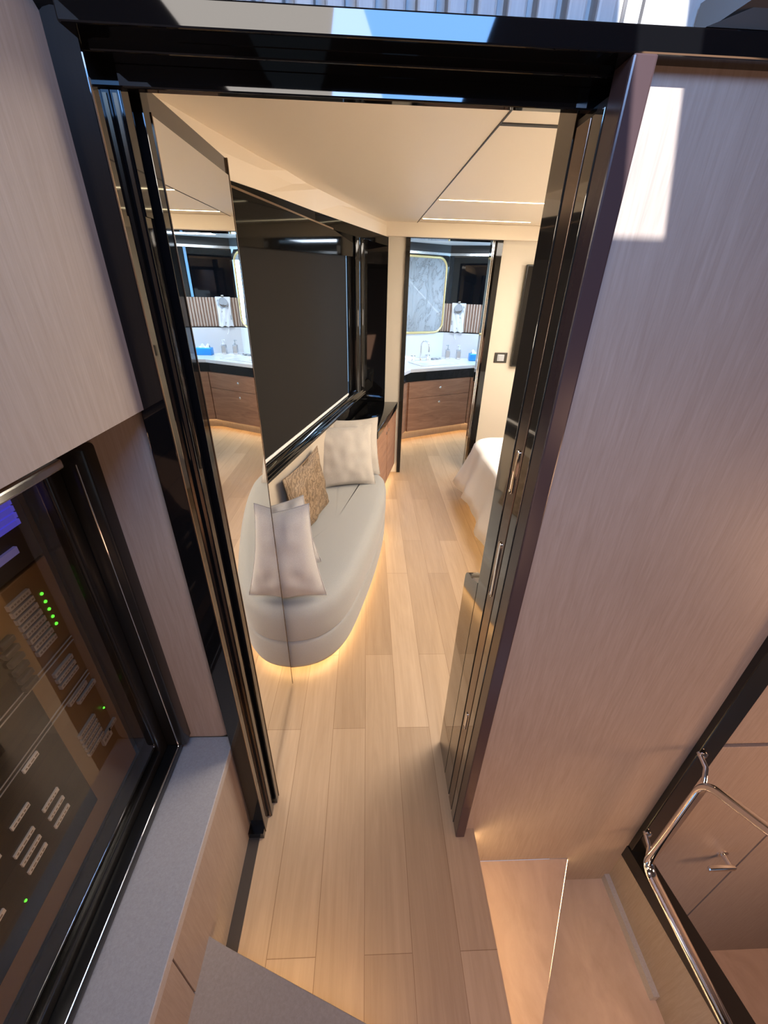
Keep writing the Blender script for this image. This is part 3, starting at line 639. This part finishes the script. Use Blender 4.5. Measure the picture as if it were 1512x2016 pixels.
# ---------- towel on hook
p2 = Vector(bw[1]); e2 = (Vector(bw[2]) - p2).normalized(); n2 = Vector((-e2.y, e2.x))
TM = Matrix(((e2.x, n2.x, 0, p2.x), (e2.y, n2.y, 0, p2.y), (0, 0, 1, 0), (0, 0, 0, 1)))
mb = MB(); t = MB().box(.155, .185, -.045, -.014, 1.455, 1.482, .005); mb.add(t.bm, TM)
tag(mb.build('wall_hook', 'brushed_steel'), 'small metal hook at the top of the slatted bathroom strip', 'hook')
tw = thing('hanging_cloth', 'white cloth bag with a round grey disc hanging in front of the bathroom slats', 'cloth', tuple(TM @ Vector((.17, -.05, 1.15))))
mb = MB(); t = bmesh.new(); nx, nz = 16, 24
for side in (0, 1):
    V = []
    for j in range(nz + 1):
        z = 1.463 - j / nz * .325; row = []
        for i in range(nx + 1):
            u = i / nx * 2 - 1; wdt = .085 - .008 * math.sin(j / nz * 3); f = (.010 + .008 * math.sin(u * 5 + j * .2) + .006 * math.sin(u * 9 - j * .35)) * min(1, j / 4) * (1 - abs(u) ** 4)
            row.append(t.verts.new((.17 + u * wdt, -.032 - (f if side == 0 else -f * .3) - .002 * (1 - side), z + (.006 * math.sin(u * 7) if j == nz else 0))))
        V.append(row)
    for j in range(nz):
        for i in range(nx): q = (V[j][i], V[j][i + 1], V[j + 1][i + 1], V[j + 1][i]); t.faces.new(q if side == 0 else q[::-1])
bmesh.ops.remove_doubles(t, verts=t.verts[:], dist=.0015)
mb.add(t, TM); mb.build('cloth', 'towel_cloth', tw, 60)
mb = MB(); t = MB().lathe([(0, 0), (.054, 0), (.056, .006), (.05, .012), (.047, .010), (.02, .010), (0, .012)], (.175, -.050, 1.398), 28, (0, -1, 0)); mb.add(t.bm, TM); dsc = mb.build('disc', 'grey_plastic', tw, 40)
mb = MB()
for k in range(4): t = MB().tube([(.175 + .05 * math.cos(R(200 + k * 18 + j * 15)) * .9, -.0625, 1.398 + .05 * math.sin(R(200 + k * 18 + j * 15)) * (.9 - k * .15)) for j in range(7)], .002, 6); mb.add(t.bm, TM)
mb.build('swirl', 'brushed_steel', dsc, 40)
mb = MB(); t = MB().tube([(.15, -.035, 1.14), (.148, -.04, 1.10), (.155, -.045, 1.07), (.17, -.06, 1.055)], .004, 8); mb.add(t.bm, TM); mb.build('drawstring', 'towel_cloth', tw, 40)

# ---------- bed
bed = thing('bed', 'bed with a white linen cover draped over its edge, right of the floor', 'bed', (1.6, 2.4, 0))
pth = []
for y in [1.3 + k * .045 for k in range(38)]: pth.append((.865, y))
for k in range(11): a = R(180 - 9 * k); pth.append((.865 + .17 + .17 * math.cos(a), 3.01 + .20 * math.sin(a)))
for x in [1.06 + k * .06 for k in range(22)]: pth.append((x, 3.21))
t = bmesh.new(); rows = []
lv = [(-.10, .562), (-.03, .558), (0, .545), (.012, .52), (.022, .45), (.042, .38), (.060, .31), (.082, .24), (.10, .175)]
for i, p_ in enumerate(pth):
    a = Vector(pth[max(0, i - 1)]); b = Vector(pth[min(len(pth) - 1, i + 1)]); e_ = (b - a).normalized(); n_ = Vector((-e_.y, e_.x))
    row = []
    for k, (o_, z_) in enumerate(lv):
        fz = max(0, (k - 2) / 6.0); fold = (.016 * math.sin(i * .62) + .010 * math.sin(i * 1.35 + 1) + .02 * noise.noise(Vector((i * .11, 0, 3)))) * fz
        cf = 0
        if 36 < i < 50: cf = .055 * fz * math.sin((i - 36) / 14 * math.pi)
        oo = o_ + fold + cf; zz = z_ - (.025 * math.sin(i * .33 + .5) * fz + .02 * noise.noise(Vector((i * .2, 5, 0))) * fz)
        row.append(t.verts.new((p_[0] + n_.x * oo, p_[1] + n_.y * oo, zz)))
    rows.append(row)
for A_, B_ in zip(rows, rows[1:]):
    for k in range(len(lv) - 1): t.faces.new((A_[k], A_[k + 1], B_[k + 1], B_[k]))
topf = [r[0] for r in rows] + [t.verts.new((2.36, 1.3, .562))]
t.faces.new(topf); bmesh.ops.recalc_face_normals(t, faces=t.faces[:])
mb = MB(); mb.add(t); o = mb.build('bed_cover', 'bed_linen', bed, 60)
sm = o.modifiers.new('solid', 'SOLIDIFY'); sm.thickness = .008; sm.offset = -1
bx(.90, 2.60, 1.35, 3.15, .25, .54, bev=.03, seg=3).build('mattress', 'bed_linen', bed, 40)
bx(1.02, 2.60, 1.42, 3.02, .0, .25).build('bed_base', 'veneer', bed)
mb = MB(); mb.tube([(1.00, 1.4, .235), (1.00, 3.04, .235), (2.5, 3.04, .235)], .006, 6); mb.build('light_strip', 'led_amber', bed)

# ---------- TV, switch
tv = thing('television', 'flat black television on the beige wall, edge showing past the right jamb', 'television', (1.65, 3.72, 1.03))
bx(1.262, 2.10, 3.705, 3.735, 1.03, 1.80, bev=.004).build('casing', 'black_satin', tv)
bx(1.272, 2.09, 3.7035, 3.706, 1.045, 1.79).build('screen', 'black_gloss', tv)
sw = thing('light_switch', 'dark square light switch on the beige wall right of the bathroom door', 'switch', (1.175, 3.75, 1.055))
bx(1.118, 1.232, 3.742, 3.750, 1.055, 1.14, bev=.003).build('plate', 'plastic_dark', sw)
mb = MB(); mb.box(1.143, 1.205, 3.738, 3.743, 1.070, 1.125, .003); mb.build('surround', 'grey_plastic', sw)
mb = MB(); mb.box(1.153, 1.195, 3.735, 3.739, 1.076, 1.119, .002); mb.build('button', 'grey_plastic', sw)
# ---------- ceiling light strips
def clight(y, x0, x1, label):
    o = thing('ceiling_light_strip', label, 'light', ((x0 + x1) / 2, y, 2.05), 'linear lights in the cabin ceiling')
    bx(x0, x1, y - .007, y + .007, 2.048, 2.053).build('diffuser', 'led_warm', o)
    mb = MB(); mb.box(x0 - .004, x1 + .004, y - .010, y - .007, 2.049, 2.055); mb.box(x0 - .004, x1 + .004, y + .007, y + .010, 2.049, 2.055); mb.build('frame', 'ceiling_leather', o)
clight(3.53, .395, 1.17, 'bright linear light in the ceiling nearest the bathroom door')
clight(2.80, .40, 1.9, 'thinner linear light in the ceiling, nearer the entry')

# ---------- upper cabinet (left foreground)
uc = thing('wall_cabinet', 'grey oak wall cabinet filling the upper left foreground', 'cabinet', (-.55, .3, 1.43))
mb = MB(); t = bmesh.new(); pr = [(-.9, 1.43), (.735, 1.43), (.735, 1.80)]
for k in range(1, 11): a = k * math.pi / 20; pr.append((.735 - .13 + .13 * math.cos(a), 1.80 + .11 * math.sin(a)))
pr += [(-.9, 1.91)]
a = [t.verts.new((-.372, y, z)) for y, z in pr]; b = [t.verts.new((-.405, y, z)) for y, z in pr]; t.faces.new(a); t.faces.new(b[::-1])
for i in range(len(pr)): t.faces.new((a[i], a[(i + 1) % len(pr)], b[(i + 1) % len(pr)], b[i]))
bmesh.ops.recalc_face_normals(t, faces=t.faces[:]); mb.add(t); mb.build('door', 'veneer', uc)
bx(-.80, -.405, -.9, .73, 1.435, 1.80).build('body', 'veneer', uc)
# column and base cabinet
mb = MB(); mb.box(-.56, -.386, .722, .80, .46, 1.43, .03, 5)
tag(mb.build('column', 'veneer', None, 50), 'rounded oak column between the switchboard and the door frame', 'column')
bc = thing('base_cabinet', 'low oak cabinet with a grey ledge under the switchboard', 'cabinet', (-.60, .2, 0))
mb = MB(); mb.box(-.80, -.385, -.9, .290, .0, .43); mb.build('door', 'veneer', bc)
mb = MB(); mb.box(-.80, -.385, .294, .735, .0, .43); mb.build('side_panel', 'veneer', bc)
mb = MB(); mb.box(-.80, -.383, -.9, .735, .43, .46, .002); mb.build('ledge', 'veneer_flat', bc)
# ---------- switchboard
sb = thing('switchboard', 'electrical switchboard behind a smoked glass door, left foreground', 'switchboard', (-.60, .3, .46))
mb = MB(); mb.box(-.70, -.655, -.9, .725, .46, 1.43); mb.build('backplate', 'plate_gold_reflection', sb)
mb = MB(); mb.box(-.56, -.515, -.9, .73, .462, .492, .006); mb.box(-.56, -.495, .69, .735, .492, 1.36, .006); mb.box(-.60, -.545, .655, .69, .492, 1.33, .004); mb.box(-.60, -.545, -.9, .66, .492, .525, .004); mb.build('frame', 'black_satin', sb, 40)
mb = MB(); mb.box(-.54, -.515, -.9, .665, 1.335, 1.352, .004); mb.build('top_rail', 'brushed_steel', sb)
mb = MB(); mb.tube([(-.516, -.9, .494), (-.516, .683, .494), (-.516, .690, .50), (-.516, .690, 1.33)], .0018, 8); mb.build('edge_strip', 'chrome', sb, 40)
mb = MB(); mb.box(-.553, -.549, -.9, .66, .52, 1.338); mb.build('glass_door', 'smoked_glass', sb)
XB = -.60
def plate(y0, y1, z0, z1, m_, nm, x=XB): return bx(-.655, x, y0, y1, z0, z1, bev=.003).build(nm, m_, sb)
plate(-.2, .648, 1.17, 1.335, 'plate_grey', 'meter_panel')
plate(-.2, .648, .53, 1.165, 'plate_gold_reflection', 'breaker_panel')
plate(.10, .505, .60, 1.07, 'plate_dark_reflection', 'dark_reflection_plate', XB + .004)  # added black plate, shaped like the dark reflection in the glass
def lab(y, z, w=.045, h=.0085, m_='label_strip', x=XB + .0065):
    mb = MB(); mb.box(XB - .002, x, y, y + w, z, z + h); o = mb.build('label_plate', m_, sb)
    if m_ in ('label_strip', 'label_white'):
        mb = MB(); k = y + .004
        while k < y + w - .006:
            d = random.uniform(.003, .007); mb.box(x, x + .0006, k, k + d, z + h * .35, z + h * .62); k += d + .0025
        mb.build('print_mark', 'engraved', o)
    return o
for k in range(8): lab(.535 + .001 * k, 1.128 - k * .0165, .048, .011)
for k in range(3): lab(.55, .945 - k * .0165, .052, .010)
for k in range(2): lab(.548 + .02 * k, .862 - k * .02, .056, .010)
for k in range(5): lab(.535, .775 - k * .0155, .052, .0095)
lab(.60, .70, .030, .0095); lab(.575, .685, .030, .024)
for y, z, w in ((.36, .935, .03), (.36, .80, .04), (.31, .79, .02), (.41, .75, .04), (.41, .72, .04), (.41, .69, .04), (.34, .75, .045), (.34, .72, .045), (.34, .69, .045), (.42, .86, .035), (.20, .84, .035), (.20, .88, .035), (.24, .70, .05)): lab(y, z, w, .010, 'label_white', XB + .007)
for k in range(5): mb = MB(); mb.box(XB - .002, XB + .006, .568, .625, 1.298 - k * .0125, 1.3075 - k * .0125); mb.build('lit_label', 'lit_blue', sb)
for y, z, w, h in ((.548, 1.205, .05, .013),): mb = MB(); mb.box(XB - .002, XB + .006, y, y + w, z, z + h); mb.build('lit_label', 'lit_violet', sb)
for k in range(5): mb = MB(); mb.lathe([(0, 0), (.0032, 0), (.0028, .002), (0, .003)], (XB, .606, 1.107 - k * .0185), 12, (1, 0, 0)); mb.build('indicator_light', 'led_green', sb)
for y, z in ((.615, .765), (.345, .835), (.315, .66)): mb = MB(); mb.lathe([(0, 0), (.0026, 0), (.002, .002), (0, .003)], (XB + .004, y, z), 12, (1, 0, 0)); mb.build('indicator_light', 'led_green', sb)
for k in range(6):
    z = 1.09 - k * .020; mb = MB(); mb.box(XB, XB + .012, .488, .518, z - .006, z + .006, .002); mb.build('breaker_switch', 'plate_grey', sb)
for z in (.985, .975, .885, .875): mb = MB(); mb.box(XB + .003, XB + .0055, .1, .62, z, z + .0015); mb.build('rule_line', 'label_strip', sb)

lamp = area('switchboard_fill', (-.565, .35, 1.30), (-.2, 0, -1), .02, .5, .8, (1, .86, .78))  # unseen fill added to light the labels behind the glass
# ---------- balustrade handrail
hr = thing('handrail', 'polished steel grab rail bent round the stair opening, lower right', 'handrail', (.95, .45, -.1))
def rnd(P, r=.03, n=6):
    out = [Vector(P[0])]
    for i in range(1, len(P) - 1):
        a, b, c = Vector(P[i - 1]), Vector(P[i]), Vector(P[i + 1]); d0 = (a - b).normalized() * r; d1 = (c - b).normalized() * r
        for k in range(n + 1):
            u = k / n; out.append((b + d0) * (1 - u) ** 2 + b * 2 * u * (1 - u) + (b + d1) * u * u)
    return out + [Vector(P[-1])]
path = rnd([(.95, .10, .73), (.95, .437, .525), (.95, .560, .437), (.95, .592, .40), (.95, .590, -.055), (.95, .12, -.035)][0:1] + [(.95, .592, .432), (.95, .590, -.068), (.95, .10, -.040)], .05, 10)
mb = MB(); mb.tube(path, .0175, 16, flat=.6, up=(1, 0, 0)); mb.build('rail', 'chrome', hr, 50)
for y, z in ((.60, .44), (.60, -.03)):
    mb = MB(); mb.tube([(.95, y - .006, z - .015), (.965, .62, z + .01), (.975, .662, z + .012)], .007, 10); mb.lathe([(.014, 0), (.014, .004), (.008, .008)], (.98, .656, z + .012), 16, (0, -1, 0)); mb.build('bracket', 'chrome', hr, 50)
# ---------- lower door with handle
ld = thing('lower_door', 'oak veneer door with a chrome lever seen through the stair opening', 'door', (1.3, .74, -1.6))
bx(1.05, 1.585, .728, .740, -1.55, .362, bev=.002).build('door_panel', 'veneer', ld)
hd = MB(); hd.lathe([(.022, 0), (.022, .005), (.010, .008), (.009, .045)], (1.47, .728, -.385), 18, (0, -1, 0)); hd.box(1.375, 1.485, .672, .688, -.396, -.374, .004); hd.build('lever', 'chrome', ld, 40)
